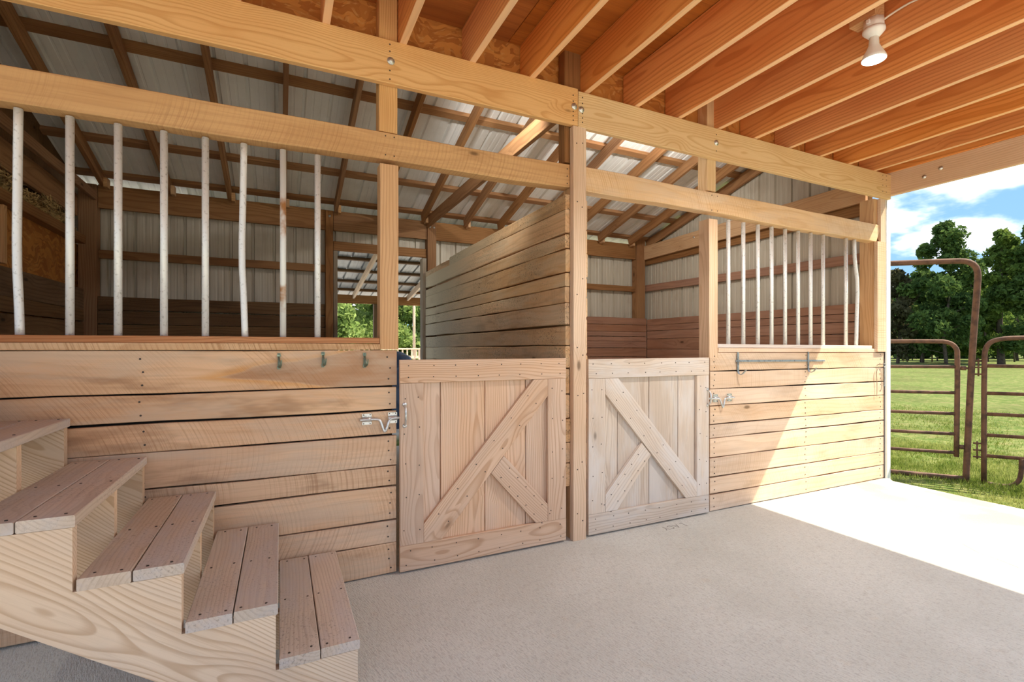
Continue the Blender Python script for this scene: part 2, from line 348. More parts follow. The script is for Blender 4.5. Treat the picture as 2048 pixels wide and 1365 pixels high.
def lathe(parent, name, prof, mat, axis, loc, seg=16):
    """profile of (radius, distance along axis)"""
    vs, fs = [], []
    for (r, t) in prof:
        for j in range(seg): a = 2 * math.pi * j / seg; vs.append((r * math.cos(a), r * math.sin(a), t))
    for i in range(len(prof) - 1):
        for j in range(seg): k = (j + 1) % seg; fs.append((i * seg + j, i * seg + k, (i + 1) * seg + k, (i + 1) * seg + j))
    fs.append(tuple(range(seg - 1, -1, -1))); fs.append(tuple((len(prof) - 1) * seg + j for j in range(seg)))
    mw = V(axis).to_track_quat('Z', 'Y').to_matrix().to_4x4(); mw.translation = loc
    return mesh_obj(name, vs, fs, mat, parent, mw, True)
def discs(parent, name, pts, r, axis, mat, t=.002, seg=6):
    """many small nail heads, joined"""
    q = V(axis).to_track_quat('Z', 'Y').to_matrix(); vs, fs = [], []
    for p in pts:
        b0 = len(vs)
        for k in (0, 1):
            for j in range(seg): a = 2 * math.pi * j / seg; vs.append(V(p) + q @ V((r * math.cos(a), r * math.sin(a), t * k - .0005)))
        fs += [tuple(b0 + seg + j for j in range(seg))] + [(b0 + j, b0 + (j + 1) % seg, b0 + seg + (j + 1) % seg, b0 + seg + j) for j in range(seg)]
    o = mesh_obj(name, vs, fs, mat, parent); o['kind'] = 'stuff'; return o
def sheet(parent, name, origin, along, across, outward, L, width, mat):
    """ribbed steel sheet: trapezoid ribs every 0.229 m with two low ribs between; runs `along` for L"""
    n = max(1, round(width / .229)); prof = []
    for i in range(n):
        b = i * .229; prof += [(b, 0), (b + .010, .028), (b + .028, .028), (b + .038, 0), (b + .095, 0), (b + .100, .003), (b + .114, .003), (b + .119, 0), (b + .158, 0), (b + .163, .003), (b + .177, .003), (b + .182, 0)]
    prof.append((n * .229, 0))
    vs, fs = [], []; m = len(prof)
    for k in (0, 1):
        for off in (0, .0015):
            for (u, hgt) in prof: vs.append((L * k, u, hgt + off))
    for j in range(m - 1):
        fs.append((j, j + 1, 2 * m + j + 1, 2 * m + j)); fs.append((m + j, 3 * m + j, 3 * m + j + 1, m + j + 1))
    for k in (0, 2 * m):
        for j in range(m - 1): fs.append((k + j, k + m + j, k + m + j + 1, k + j + 1))
    a, c, o_ = V(along).normalized(), V(across).normalized(), V(outward).normalized()
    mw = Matrix((a, c, o_)).transposed().to_4x4(); mw.translation = origin
    return mesh_obj(name, vs, fs, mat, parent, mw)

UPX = (0, -1, 0)
# ------------------------------------------------------------------ ground and slab
gm = bpy.data.meshes.new('ground'); N = 60
xs = np.concatenate([np.linspace(-60, -4, 8), np.linspace(-2, 20, 34), np.linspace(24, 160, 20)]); ys = np.concatenate([np.linspace(-60, -8, 8), np.linspace(-6, 8, 22), np.linspace(10, 130, 20)])
gv, gf = [], []
for yy in ys:
    for xx in xs:
        far = max(0, min(1, (math.hypot(xx - 6, yy) - 4) / 20))
        gv.append((xx, yy, -.06 + (random.uniform(-.02, .015) if 6.2 < xx < 22 and -6 < yy < 10 else 0) - .02 * far))
for j in range(len(ys) - 1):
    for i in range(len(xs) - 1): a = j * len(xs) + i; gf.append((a, a + 1, a + 1 + len(xs), a + len(xs)))
o = mesh_obj('ground', gv, gf, M['ground'], None, None, True); o['kind'] = 'structure'; o['label'] = 'green pasture and added unseen gravel yard around the barn'; o['category'] = 'ground'

fl = root('floor', 'pale broom-finished concrete slab of the barn aisle', 'floor', (0, 0, 0), kind='structure')
def box(parent, name, lo, hi, mat, label=None):
    x0, y0, z0 = lo; x1, y1, z1 = hi; c = V(((x0 + x1) / 2, (y0 + y1) / 2, (z0 + z1) / 2))
    vs = [V((x, y, z)) - c for x in (x0, x1) for y in (y0, y1) for z in (z0, z1)]
    fs = [(0, 1, 3, 2), (4, 6, 7, 5), (0, 4, 5, 1), (2, 3, 7, 6), (0, 2, 6, 4), (1, 5, 7, 3)]
    o = mesh_obj(name, vs, fs, mat, parent, Matrix.Translation(c))
    if label: o['label'] = label
    return o
sv = [(-5.5, -5.2), (5.485, -5.2)] + [(5.485 + random.uniform(-.006, .006), y) for y in np.linspace(-4.8, -.1, 16)] + [(5.6, .0), (5.6, 3.75), (-5.5, 3.75)]
bm = bmesh.new(); f = bm.faces.new([bm.verts.new((x, y, 0)) for x, y in sv]); r = bmesh.ops.extrude_face_region(bm, geom=[f])
bmesh.ops.translate(bm, verts=[e for e in r['geom'] if isinstance(e, bmesh.types.BMVert)], vec=(0, 0, -.12)); bmesh.ops.recalc_face_normals(bm, faces=bm.faces)
me = bpy.data.meshes.new('slab'); bm.to_mesh(me); bm.free(); me.materials.append(M['concrete']); link(bpy.data.objects.new('slab', me), fl)
def strokes(parent, name, lines, width, mat, z=.0006):
    vs, fs = [], []
    for ln in lines:
        for (a, b) in zip(ln, ln[1:]):
            a, b = V(a + (0,)), V(b + (0,)); t = (b - a).normalized(); nn = V((-t.y, t.x, 0)) * width / 2; k = len(vs)
            vs += [a - nn - t * width * .3 + V((0, 0, z)), b - nn + t * width * .3 + V((0, 0, z)), b + nn + t * width * .3 + V((0, 0, z)), a + nn - t * width * .3 + V((0, 0, z))]
            vs += [q - V((0, 0, .003)) for q in vs[k:k + 4]]
            fs += [(k, k + 1, k + 2, k + 3)] + [(k + i, k + 4 + i, k + 4 + (i + 1) % 4, k + (i + 1) % 4) for i in range(4)]
    return mesh_obj(name, vs, fs, mat, parent)
lt = strokes(fl, 'lettering', [[(2.703, -.097), (2.725, -.093), (2.725, -.154)], [(2.671, -.095), (2.648, -.150), (2.630, -.092)], [(2.660, -.117), (2.636, -.115)],
      [(2.576, -.107), (2.588, -.095), (2.606, -.098), (2.614, -.120), (2.606, -.146), (2.590, -.150), (2.578, -.141)], [(2.541, -.092), (2.542, -.128), (2.524, -.157)], [(2.542, -.128), (2.562, -.152)]], .004, M['letters'])
lt['label'] = 'word scratched into the concrete in front of the grey door'
strokes(fl, 'crack', [[(4.15, -1.193), (4.10, -1.26), (4.061, -1.314), (4.05, -1.38), (4.039, -1.43), (4.006, -1.52)]], .003, M['letters'])

# ------------------------------------------------------------------ front wall: boards, posts, header, rails
LZ = [1.309, 1.098, .955, .814, .633, .516, .319, .185, .004]
wf = root('wall_front', 'boarded stall front of tan sawn planks with posts, rails and header beam', 'wall', (0, 0, 0), kind='structure')
nails = []
for i in range(8):
    zt, zb = LZ[i], LZ[i + 1]; gap = .014 if i == 1 else .009
    tl = random.uniform(-.006, .006) if 0 < i < 7 else 0
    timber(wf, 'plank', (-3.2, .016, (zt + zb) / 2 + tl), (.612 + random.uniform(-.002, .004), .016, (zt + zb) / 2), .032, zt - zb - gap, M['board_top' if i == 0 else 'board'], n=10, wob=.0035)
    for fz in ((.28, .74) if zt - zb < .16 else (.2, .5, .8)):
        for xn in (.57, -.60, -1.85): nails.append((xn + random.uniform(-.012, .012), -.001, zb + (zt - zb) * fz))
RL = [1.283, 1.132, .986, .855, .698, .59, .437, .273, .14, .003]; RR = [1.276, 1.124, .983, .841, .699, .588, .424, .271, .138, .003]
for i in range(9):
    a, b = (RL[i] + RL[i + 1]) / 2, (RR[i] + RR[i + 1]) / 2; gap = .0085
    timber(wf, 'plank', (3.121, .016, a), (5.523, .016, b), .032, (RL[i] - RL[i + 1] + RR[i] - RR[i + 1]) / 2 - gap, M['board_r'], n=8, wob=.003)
    for fz in ((.25, .75) if RL[i] - RL[i + 1] < .14 else (.2, .5, .8)):
        for xn in (3.165, 4.30, 5.46): nails.append((xn + random.uniform(-.01, .01), -.001, RL[i + 1] + (RL[i] - RL[i + 1]) * fz))
discs(wf, 'nail_heads', nails, .005, UPX, M['nail'])
box(wf, 'gap_shade_sheet', (-3.2, .060, .02), (.600, .068, 1.30), M['shade']); box(wf, 'gap_shade_sheet', (3.21, .060, .02), (5.385, .068, 1.27), M['shade'])  # black sheets added behind the boards so their gaps read as shade
# central strip, jack posts, upper stubs, corner post
timber(wf, 'post', (1.856, -.02, .0), (1.856, -.02, 2.836), .105, .045, M['strip'], up=UPX, n=4)
timber(wf, 'post', (.572, .047, 1.312), (.572, .047, 2.388), .106, .094, M['post'], up=UPX, n=3)
timber(wf, 'post', (.566, .05, 2.575), (.566, .05, 3.38), .106, .10, M['header'], up=UPX, n=2)
timber(wf, 'post', (3.161, .055, 1.24), (3.161, .055, 2.36), .096, .11, M['strip'], up=UPX, n=3)
timber(wf, 'post', (3.161, .085, .0), (3.161, .085, 1.235), .09, .09, M['strip'], up=UPX, n=3)
timber(wf, 'post', (3.139, .05, 2.585), (3.139, .05, 3.38), .096, .10, M['header_r'], up=UPX, n=2)
timber(wf, 'post', (1.83, .05, 2.6), (1.83, .05, 3.38), .13, .08, M['brown'], up=UPX, n=2)
timber(wf, 'post', (5.455, .085, 1.30), (5.455, .085, 2.82), .14, .135, M['post'], up=UPX, n=3)
timber(wf, 'post', (5.455, .085, .0), (5.455, .085, 1.295), .13, .09, M['post'], up=UPX, n=2)
timber(wf, 'post', (5.455, -.002, 1.282), (5.455, -.002, 2.385), .145, .034, M['board_r'], up=UPX, n=3)
timber(wf, 'post', (5.485, .0, 2.39), (5.485, .0, 2.82), .085, .034, M['board_r'], up=UPX, n=2, cut=(-.05, 0))
# header in two lengths
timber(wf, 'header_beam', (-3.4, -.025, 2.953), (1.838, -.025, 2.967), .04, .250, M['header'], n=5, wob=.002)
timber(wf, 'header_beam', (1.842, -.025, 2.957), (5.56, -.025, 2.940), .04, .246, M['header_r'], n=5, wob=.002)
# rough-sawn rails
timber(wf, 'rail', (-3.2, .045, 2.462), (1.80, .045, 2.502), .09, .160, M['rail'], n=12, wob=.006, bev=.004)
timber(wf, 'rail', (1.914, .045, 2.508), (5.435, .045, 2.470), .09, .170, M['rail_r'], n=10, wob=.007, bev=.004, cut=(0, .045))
hn = [(x, -.046, z) for x in (1.80, 1.875) for z in (2.87, 2.90, 2.93, 3.00, 3.04)] + [(.566, -.046, z) for z in (2.86, 2.91, 3.02, 3.06)] + [(3.14, -.046, z) for z in (2.89, 3.02)] + [(x, -.046, z) for x in (5.42, 5.48) for z in (2.88, 2.94, 3.0, 3.04)]
hn += [(1.78, -.001, z) for z in (2.45, 2.50, 2.55)] + [(x, -.001, z) for x in (.55, .60) for z in (2.44, 2.55)] + [(x, -.001, z) for x in (3.14, 3.2) for z in (2.43, 2.55)]
hn += [(x + random.uniform(-.012, .012), -.0435, z + random.uniform(-.08, .08)) for z in (.12, .5, .95, 1.3, 1.75, 2.3, 2.7) for x in (1.83, 1.88)]
discs(wf, 'nail_heads', hn, .0045, UPX, M['nail'])
for x, z in ((.572, 2.965), (1.808, 2.965), (1.866, 2.955), (3.14, 2.955)):
    lathe(wf, 'bolt', [(.0, -.001), (.022, 0), (.022, .004), (.012, .004), (.011, .011), (.004, .013)], M['zinc'], UPX, (x, -.0455, z), 10)
# strand-board wall of the loft above the header
for i in range(4): box(wf, 'panel', (-3.6 + i * 2.44, .102, 2.97), (-3.6 + i * 2.44 + (2.4395 if i < 3 else 1.86), .114, 4.20), M['osb'])
# white corner trim
ct = root('trim_corner', 'white metal corner trim at the open end of the stall front', 'trim', (5.57, 0, 0), kind='structure')
mesh_obj('flange', [(5.532, -.012, -.04), (5.62, -.012, -.04), (5.62, .16, -.04), (5.617, .16, -.04), (5.617, -.009, -.04), (5.532, -.009, -.04)] + [(5.532, -.012, 2.84), (5.62, -.012, 2.84), (5.62, .16, 2.84), (5.617, .16, 2.84), (5.617, -.009, 2.84), (5.532, -.009, 2.84)],
         [(0, 1, 7, 6), (1, 2, 8, 7), (2, 3, 9, 8), (3, 4, 10, 9), (4, 5, 11, 10), (5, 0, 6, 11), (0, 5, 4, 1), (1, 4, 3, 2), (6, 7, 10, 11), (7, 8, 9, 10)], M['trimw'], ct)
tube(ct, 'bead', [(5.545, -.013, -.04), (5.545, -.013, 2.84)], .006, M['trimw'], 6)

# ------------------------------------------------------------------ bar grilles (bars and the sill planks that hold them)
def bar_path(x0, x1, z0, z1, y, bend=None):
    pts = [(x0, y, z0)]
    if bend: pts += [(x0 + bend[1] * .35, y, z0 + (bend[0] - z0) * .45), (x0 + bend[1], y, bend[0]), (x1 + bend[1] * .3, y, (bend[0] + z1) / 2)]
    return pts + [(x1, y, z1)]
gl = root('bar_grille', 'eight weathered galvanised pipe bars over a red-brown sill, in front of the dark stall', 'grille', (-.3, .045, 1.31))
timber(gl, 'sill', (-3.2, .044, 1.3265), (.518, .044, 1.3265), .095, .034, M['sill_l'], n=8, wob=.0015)
timber(gl, 'sill', (-3.2, .05, 1.3615), (.517, .05, 1.3615), .092, .034, M['sill'], n=5)
for x0, x1, bd in ((-1.057, -1.062, (1.72, -.011)), (-.883, -.883, None), (-.704, -.704, None), (-.522, -.522, None), (-.347, -.347, None), (-.169, -.174, (1.80, -.016)), (.012, .012, None), (.186, .186, None)):
    tube(gl, 'bar', bar_path(x0, x1, 1.376, 2.392, .045, bd), .0165, M['galv_rust'] if x0 == .012 else M['galv'], 10, 1 if bd else 0, label='rust-streaked bar' if x0 == .012 else ('bent bar' if bd else None))
for x in np.arange(-2.99, -1.1, .177)[:-1]: tube(gl, 'bar', bar_path(x, x, 1.376, 2.39, .045), .0165, M['galv'], 10)
gr = root('bar_grille', 'ten pale steel bars over a grey sill, beside the white corner trim', 'grille', (4.3, .045, 1.29))
timber(gr, 'sill', (3.211, .044, 1.303), (5.38, .044, 1.294), .095, .034, M['board_r'], n=4)
timber(gr, 'sill', (3.211, .05, 1.337), (5.33, .05, 1.328), .092, .030, M['sill_r'], n=4)
for x in (3.377, 3.555, 3.735, 3.909, 4.087, 4.265, 4.442, 4.624, 4.975):
    tube(gr, 'bar', bar_path(x, x, 1.345, 2.385, .045), .0165, M['galv'], 10)
tube(gr, 'bar', bar_path(5.14, 5.11, 1.345, 2.385, .045, (1.95, .026)), .0165, M['galv'], 10, 1, label='bent bar')

# ------------------------------------------------------------------ stall doors
def plankdoor(label, x0, x1, z0, z1, zt, zb, xl, xr, seams, br1, br2, mat):
    d = root('stall_door', label, 'door', ((x0 + x1) / 2, 0, 0))
    xs = [x0 + .004] + seams + [x1 - .004]
    for a, b in zip(xs, xs[1:]): timber(d, 'plank', ((a + b) / 2, .012, z0 + .01), ((a + b) / 2, .012, z1 - .008), b - a - .005, .024, mat, up=UPX, n=2)
    timber(d, 'top_rail', (x0, -.0135, (zt + z1) / 2), (x1, -.0135, (zt + z1) / 2), .026, z1 - zt, mat, n=2)
    timber(d, 'bottom_rail', (x0, -.0135, (zb + z0) / 2), (x1, -.0135, (zb + z0) / 2), .026, zb - z0, mat, n=2)
    timber(d, 'stile', ((x0 + xl) / 2, -.0135, zb + .001), ((x0 + xl) / 2, -.0135, zt - .001), xl - x0, .026, mat, up=UPX, n=2)
    timber(d, 'stile', ((x1 + xr) / 2, -.0135, zb + .001), ((x1 + xr) / 2, -.0135, zt - .001), x1 - xr, .026, mat, up=UPX, n=2)
    for poly, ang in (br1, br2): prism(d, 'brace', poly, -.0265, -.0005, mat, ang)
    nl = []
    for x in np.linspace(x0 + .05, x1 - .05, 8):
        for z in (z1 - .035, zt + .035, zb - .035, z0 + .035): nl.append((x + random.uniform(-.015, .015), -.027, z))
    for z in np.linspace(zb + .08, zt - .08, 5):
        for x in (x0 + .03, xl - .03, x1 - .03, xr + .03): nl.append((x + random.uniform(-.008, .008), -.027, z + random.uniform(-.02, .02)))
    for poly, ang in (br1, br2):
        px = [p[0] for p in poly]; pz = [p[1] for p in poly]; cx, cz = sum(px) / len(px), sum(pz) / len(pz)
        hl = math.hypot(max(px) - min(px), max(pz) - min(pz)) * .36
        for t in np.linspace(-1, 1, 6):
            for s in (-.04, .04): nl.append((cx + math.cos(ang) * hl * t - math.sin(ang) * s, -.027, cz + math.sin(ang) * hl * t + math.cos(ang) * s))
    discs(d, 'nail_heads', nl, .0038, UPX, M['nail'])
    return d
a1 = math.atan2(.843, .74)
d1 = plankdoor('tan half-height plank door braced towards the upper hinge corner, left of the central post', .628, 1.755, .012, 1.250, 1.112, .163, .769, 1.614, [.879, 1.171, 1.461],
     ([(.770, .163), (.882, .163), (1.613, .998), (1.613, 1.111), (1.507, 1.111), (.770, .272)], a1),
     ([(1.204, .527), (1.294, .631), (1.613, .276), (1.613, .164), (1.523, .164)], math.atan2(-.36, .32)), M['door'])
b1 = math.atan2(-.838, .76)
d2 = plankdoor('greyed half-height plank door braced in the opposite direction, right of the central post', 1.938, 3.082, .012, 1.242, 1.104, .155, 2.081, 2.953, [2.206, 2.496, 2.783],
     ([(2.082, 1.103), (2.195, 1.103), (2.952, .266), (2.952, .156), (2.838, .156), (2.082, .992)], b1),
     ([(2.408, .619), (2.495, .522), (2.185, .156), (2.082, .156), (2.082, .278)], math.atan2(.36, .33)), M['door_r'])
def pull(d, x, z, out):
    h = root_part = tube(d, 'pull_handle', [(x, -.028, z + .06), (x, -.045, z + .052), (x, -.06, z + .03), (x, -.062, z - .02), (x, -.045, z - .048), (x, -.028, z - .056)], .0065, M['zinc'], 8, 1)
    lathe(h, 'foot_plate', [(0, 0), (.014, 0), (.012, .004), (0, .005)], M['zinc'], UPX, (x, -.027, z + .065), 8)
    lathe(h, 'foot_plate', [(0, 0), (.014, 0), (.012, .004), (0, .005)], M['zinc'], UPX, (x, -.027, z - .061), 8)
pull(d1, .655, .925, 1); pull(d2, 3.066, .925, -1)

def bolt_latch(label, px, side):
    """sliding bolt with a drooping loop handle, two keeper plates; side = +1 bolt slides toward +x"""
    t = root('bolt_latch', label, 'latch', (px[0], 0, .9))
    for k in (0, 1):
        x = px[k]; pl = box(t, 'keeper_plate', (x - .026, -.004, .882), (x + .026, -.0005, .944), M['zinc'])
        lathe(pl, 'strap', [(.014, -.026), (.014, .026)], M['zinc'], (1, 0, 0), (x, -.008, .912), 10)
        discs(pl, 'screw_heads', [(x + sx * .018, -.004, z) for sx in (-1, 1) for z in (.888, .938)], .0035, UPX, M['nail']).parent = pl
    a, b = (px[0], px[1]) if side > 0 else (px[1], px[0])
    s = side; m0 = a + s * .05
    tube(t, 'bolt_rod', [(a - s * .04, -.016, .912), (a + s * .0, -.016, .912), (m0, -.016, .912), (m0 + s * .022, -.018, .905), (m0 + s * .034, -.022, .865), (m0 + s * .046, -.024, .832), (m0 + s * .060, -.022, .862), (m0 + s * .072, -.018, .902), (m0 + s * .09, -.016, .913), (b + s * .02, -.016, .913), (b + s * .085, -.016, .913)], .0075, M['zinc'], 8, 2)
    return t
bolt_latch('zinc slide bolt with drooping loop handle on the tan boards beside the first door', (.445, .590), 1)
bolt_latch('zinc slide bolt with drooping loop handle on the pale boards beside the greyed door', (3.178, 3.335), -1)

# ------------------------------------------------------------------ hooks on the boards
def coat_hook(x, z, label):
    t = root('coat_hook', label, 'hook', (x, 0, z), group='hooks on the top board')
    pl = []
    o = prism(t, 'back_plate', [(x - .007, z - .043), (x + .007, z - .043), (x + .010, z - .03), (x + .006, z - .02), (x + .006, z + .02), (x + .010, z + .03), (x + .007, z + .043), (x - .007, z + .043), (x - .010, z + .03), (x - .006, z + .02), (x - .006, z - .02), (x - .010, z - .03)], -.006, -.0005, M['hook'], math.pi / 2, .001)
    discs(o, 'screw_heads', [(x, -.006, z + s * .036) for s in (1, -1)], .003, UPX, M['nail'])
    tube(t, 'prong', [(x, -.005, z + .022), (x, -.022, z + .012), (x + .004, -.032, z - .01), (x + .004, -.028, z - .028), (x, -.006, z - .03)], .0055, M['hook'], 8, 2)
    tube(t, 'prong', [(x, -.006, z - .03), (x + .005, -.03, z - .034), (x + .010, -.05, z - .02), (x + .012, -.054, z + .006)], .0048, M['hook'], 8, 2, .0035)
coat_hook(-.008, 1.249, 'greenish metal coat hook on the top board, farthest from the first door')
coat_hook(.211, 1.256, 'greenish metal coat hook on the top board, between two others')
coat_hook(.432, 1.250, 'greenish metal coat hook on the top board, nearest the post and first door')
br = root('blanket_bar', 'grey steel blanket bar with two flat hooks under the pale grille', 'rack', (3.98, 0, 1.2))
timber(br, 'crossbar', (3.405, -.008, 1.212), (4.565, -.008, 1.202), .006, .016, M['steel'], n=2, wob=0, bev=.001)
for x in (3.425, 4.325):
    vs = [(x, -.014, 1.283), (x, -.014, 1.20), (x, -.014, 1.125), (x, -.022, 1.105), (x, -.040, 1.098), (x + .004, -.060, 1.108), (x + .008, -.085, 1.140)]
    seg, fs = [], []
    for (a, b, c) in vs: seg += [(a - .009, b, c), (a + .009, b, c), (a + .009, b + .005, c + .002), (a - .009, b + .005, c + .002)]
    for i in range(len(vs) - 1):
        for j in range(4): k = (j + 1) % 4; fs.append((i * 4 + j, i * 4 + k, i * 4 + 4 + k, i * 4 + 4 + j))
    fs += [(3, 2, 1, 0), tuple(len(seg) - 4 + j for j in range(4))]
    mesh_obj('flat_hook', seg, fs, M['steel'], br)
sc_ = root('snap_chain', 'thin wire loop with a hanging snap hook on the sunlit board ends', 'chain', (5.45, 0, 1.1))
tube(sc_, 'wire', [(5.40, -.002, 1.145), (5.41, -.012, 1.155), (5.47, -.014, 1.155), (5.505, -.014, 1.158)], .0025, M['nail'], 6, 1)
tube(sc_, 'ring', [(5.51 + .016 * math.cos(a), -.014, 1.145 + .016 * math.sin(a)) for a in np.linspace(0, 2 * math.pi, 13)], .003, M['steel'], 6)
tube(sc_, 'snap', [(5.512, -.014, 1.128), (5.514, -.014, 1.075), (5.511, -.014, 1.06), (5.518, -.014, 1.01), (5.512, -.014, .99), (5.514, -.014, .945), (5.500, -.014, .93), (5.498, -.014, .94)], .0045, M['steel'], 6, 1)
tube(sc_, 'strap', [(5.392, -.012, 1.11), (5.375, -.012, 1.075), (5.383, -.012, 1.02), (5.386, -.012, .93), (5.383, -.012, .835)], .0045, M['greywood'], 6, 1, .0025)

# ------------------------------------------------------------------ ceiling of the aisle
ce = root('ceiling', 'open ceiling of orange joists under plywood over the aisle', 'ceiling', (1, -2, 3.3), kind='structure')
JX = [-3.15, -2.73, -2.31, -1.89, -1.47, -1.05, -.63, -.2, .225, .644, 1.072, 1.487, 1.916, 2.352, 2.761, 3.183, 3.598, 4.035, 4.46, 4.882, 5.292]
Y0 = -3.3
for x in JX:
    zb = 3.083 if x < 1.9 else 3.083 - (x - 1.9) * .0060
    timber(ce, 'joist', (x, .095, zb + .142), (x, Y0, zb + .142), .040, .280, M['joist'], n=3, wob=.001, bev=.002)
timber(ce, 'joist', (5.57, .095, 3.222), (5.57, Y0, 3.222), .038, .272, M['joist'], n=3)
timber(ce, 'fascia_beam', (5.58, -.002, 2.972), (5.58, Y0, 2.966), .042, .232, M['beam_r'], n=5)
for y in (-.33, -.46): lathe(ce, 'bolt', [(0, 0), (.018, 0), (.018, .004), (.01, .004), (.01, .01), (0, .011)], M['zinc'], (-1, 0, 0), (5.559, y, 2.975 + (.02 if y < -.4 else -.02)), 10)
for i in range(4):
    for j in range(3):
        x0 = -3.5 + i * 2.44; x1 = min(x0 + 2.435, 5.6); y1 = .10 - j * 1.22; y0 = max(y1 - 1.216, Y0)
        zl = 3.366
        timber(ce, 'panel', (x0, (y0 + y1) / 2, zl + .012), (x1, (y0 + y1) / 2, zl + .012), y1 - y0, .018, M['deck'], n=1, wob=0, bev=.001)
# timber edge of the loft on the open side, with its posts
timber(ce, 'header_beam', (-3.5, Y0 - .02, 3.10), (5.6, Y0 - .02, 3.10), .04, .25, M['header'], n=3)
for x in (-1.86, 1.86, 5.5): timber(ce, 'post', (x, Y0 + .06, 0), (x, Y0 + .06, 2.97), .09, .09, M['post'], up=UPX, n=2)

mr = root('roof', 'main barn roof of ribbed metal above the loft', 'roof', (1, -1.6, 5), kind='structure')
for i in range(10): sheet(mr, 'panel', (-3.45 + i * .916, .1, 4.28), V((0, -1, .42)).normalized(), (1, 0, 0), V((0, .42, 1)).normalized(), 3.7, .9, M['roof'])

# ------------------------------------------------------------------ bulb
lf = root('light_fixture', 'white ceiling lampholder with a lit reflector bulb on a joist', 'lamp', (3.10, -1.215, 3.2))
LX, LY = 3.10, -1.215
timber(lf, 'mounting_block', (LX, LY - .03, 3.262), (LX, LY + .11, 3.262), .09, .09, M['post'], n=1)
lathe(lf, 'junction_box', [(0, 0), (.05, 0), (.052, .006), (.052, .05), (0, .05)], M['white'], (0, 0, 1), (LX, LY, 3.165), 8)
lathe(lf, 'lampholder', [(.0, 0), (.028, .0), (.046, .02), (.056, .032), (.056, .048), (0, .048)], M['white'], (0, 0, 1), (LX, LY, 3.115), 18)
for s in (-1, 1): box(lf, 'lug', (LX + s * .05 - .012, LY - .008, 3.180), (LX + s * .05 + .012, LY + .008, 3.20), M['white'])
bl = lathe(lf, 'bulb', [(.060, 0), (.062, .006), (.056, .022), (.036, .062), (.026, .085), (.024, .125), (.014, .14)], M['white'], (0, 0, 1), (LX, LY, 2.985), 20)
em, eg, eb = new_mat('lit_glass'); eb.inputs['Base Color'].default_value = (1, 1, 1, 1); eb.inputs['Emission Color'].default_value = (1, .97, .9, 1); eb.inputs['Emission Strength'].default_value = 6
lathe(bl, 'bulb_face', [(.0, -.012), (.03, -.010), (.05, -.005), (.060, .001), (0, .001)], em, (0, 0, 1), (LX, LY, 2.984), 20)
tube(lf, 'cable', [(LX + .03, LY - .01, 3.20), (LX + .05, LY - .08, 3.23), (LX + .052, LY - .20, 3.235), (LX + .056, LY - .5, 3.14), (LX + .058, -2.6, 3.11)], .006, M['cable'], 8, 2)
pl = bpy.data.lights.new('bulb_light', 'SPOT'); pl.energy = 60; pl.spot_size = math.radians(150); pl.spot_blend = .6; pl.shadow_soft_size = .05; pl.color = (1, .96, .9)
po = bpy.data.objects.new('bulb_light', pl); link(po, lf, Matrix.Translation((LX, LY, 2.95)))

# unseen fill lamps added behind the header to brighten both stalls
sf = root('light_fixture', 'added unseen fill lamp inside the far stall, behind the header beam', 'lamp', (3.4, .2, 3.4))
timber(sf, 'mounting_block', (3.4, .116, 3.49), (3.4, .56, 3.49), .08, .05, M['post'], n=1)
lathe(sf, 'lampholder', [(0, 0), (.03, 0), (.046, .02), (.05, .05), (0, .05)], M['white'], (0, -.95, .3), (3.4, .45, 3.435), 14)  # holder of the added fill lamp
b2 = lathe(sf, 'bulb', [(.05, 0), (.05, .01), (.03, .05), (.024, .08), (0, .085)], M['white'], (0, -.95, .3), (3.4, .56, 3.40), 14)  # bulb of the added fill lamp
lathe(b2, 'bulb_face', [(.0, -.01), (.04, -.006), (.05, .001), (0, .001)], em, (0, -.95, .3), (3.4, .561, 3.40), 14)  # glowing face of the added fill lamp
p2 = bpy.data.lights.new('bulb_light', 'SPOT'); p2.spot_size = math.radians(165); p2.spot_blend = .5; p2.energy = 42; p2.shadow_soft_size = .05; p2.color = (1, .97, .92)  # added fill light
link(bpy.data.objects.new('bulb_light', p2), sf, Matrix.Translation((3.4, .60, 3.385)) @ V((0, -.95, .3)).to_track_quat('Z', 'Y').to_matrix().to_4x4())  # added fill light
sg = sf.copy(); COL.objects.link(sg); sg.location = (.95, .2, 3.4); sg['label'] = 'added unseen fill lamp inside the dark stall, behind the header beam'
W[sg.name] = Matrix.Translation(sg.location); sg.rotation_euler = (0, 0, -math.radians(52))
for ch in list(sf.children):
    c_ = ch.copy(); COL.objects.link(c_); c_.parent = sg
    if ch.type == 'LIGHT': c_.data = p2.copy(); c_.data.energy = 32; c_.data.spot_size = math.radians(115)
    for g_ in ch.children: e_ = g_.copy(); COL.objects.link(e_); e_.parent = c_

# ------------------------------------------------------------------ staircase
st = root('staircase', 'open wooden stair of paired tread planks on notched stringers in the near corner', 'stairs', (0, -.5, 0))
TZ = [.201 + .2003 * i for i in range(7)]; TX = [.276 - .2837 * i for i in range(8)]
for i in range(7):
    xm = (TX[i] + TX[i + 1]) / 2
    for a, b in ((TX[i + 1] + .003, xm - .002), (xm + .002, TX[i] - .001)):
        timber(st, 'tread_plank', ((a + b) / 2, -.935 + random.uniform(-.004, .004), TZ[i] - .019), ((a + b) / 2, -.03, TZ[i] - .019), b - a, .038, M['tread'], n=3, wob=.001)
sl = math.atan2(.2003, -.2837)
for y in (-.912, -.49, -.058):
    poly = [(-.055, 0), (.268, 0)]
    for i in range(7): poly += [(TX[i] - .008, TZ[i] - .039), (TX[i + 1] - .008, TZ[i] - .039)]
    xe, ze = TX[7] - .008, TZ[6] - .039
    poly += [(xe, .168 + .706 * (-.29 - xe))]
    prism(st, 'stringer', poly, y - .019, y + .019, M['stair'], sl, 0)
tn = []
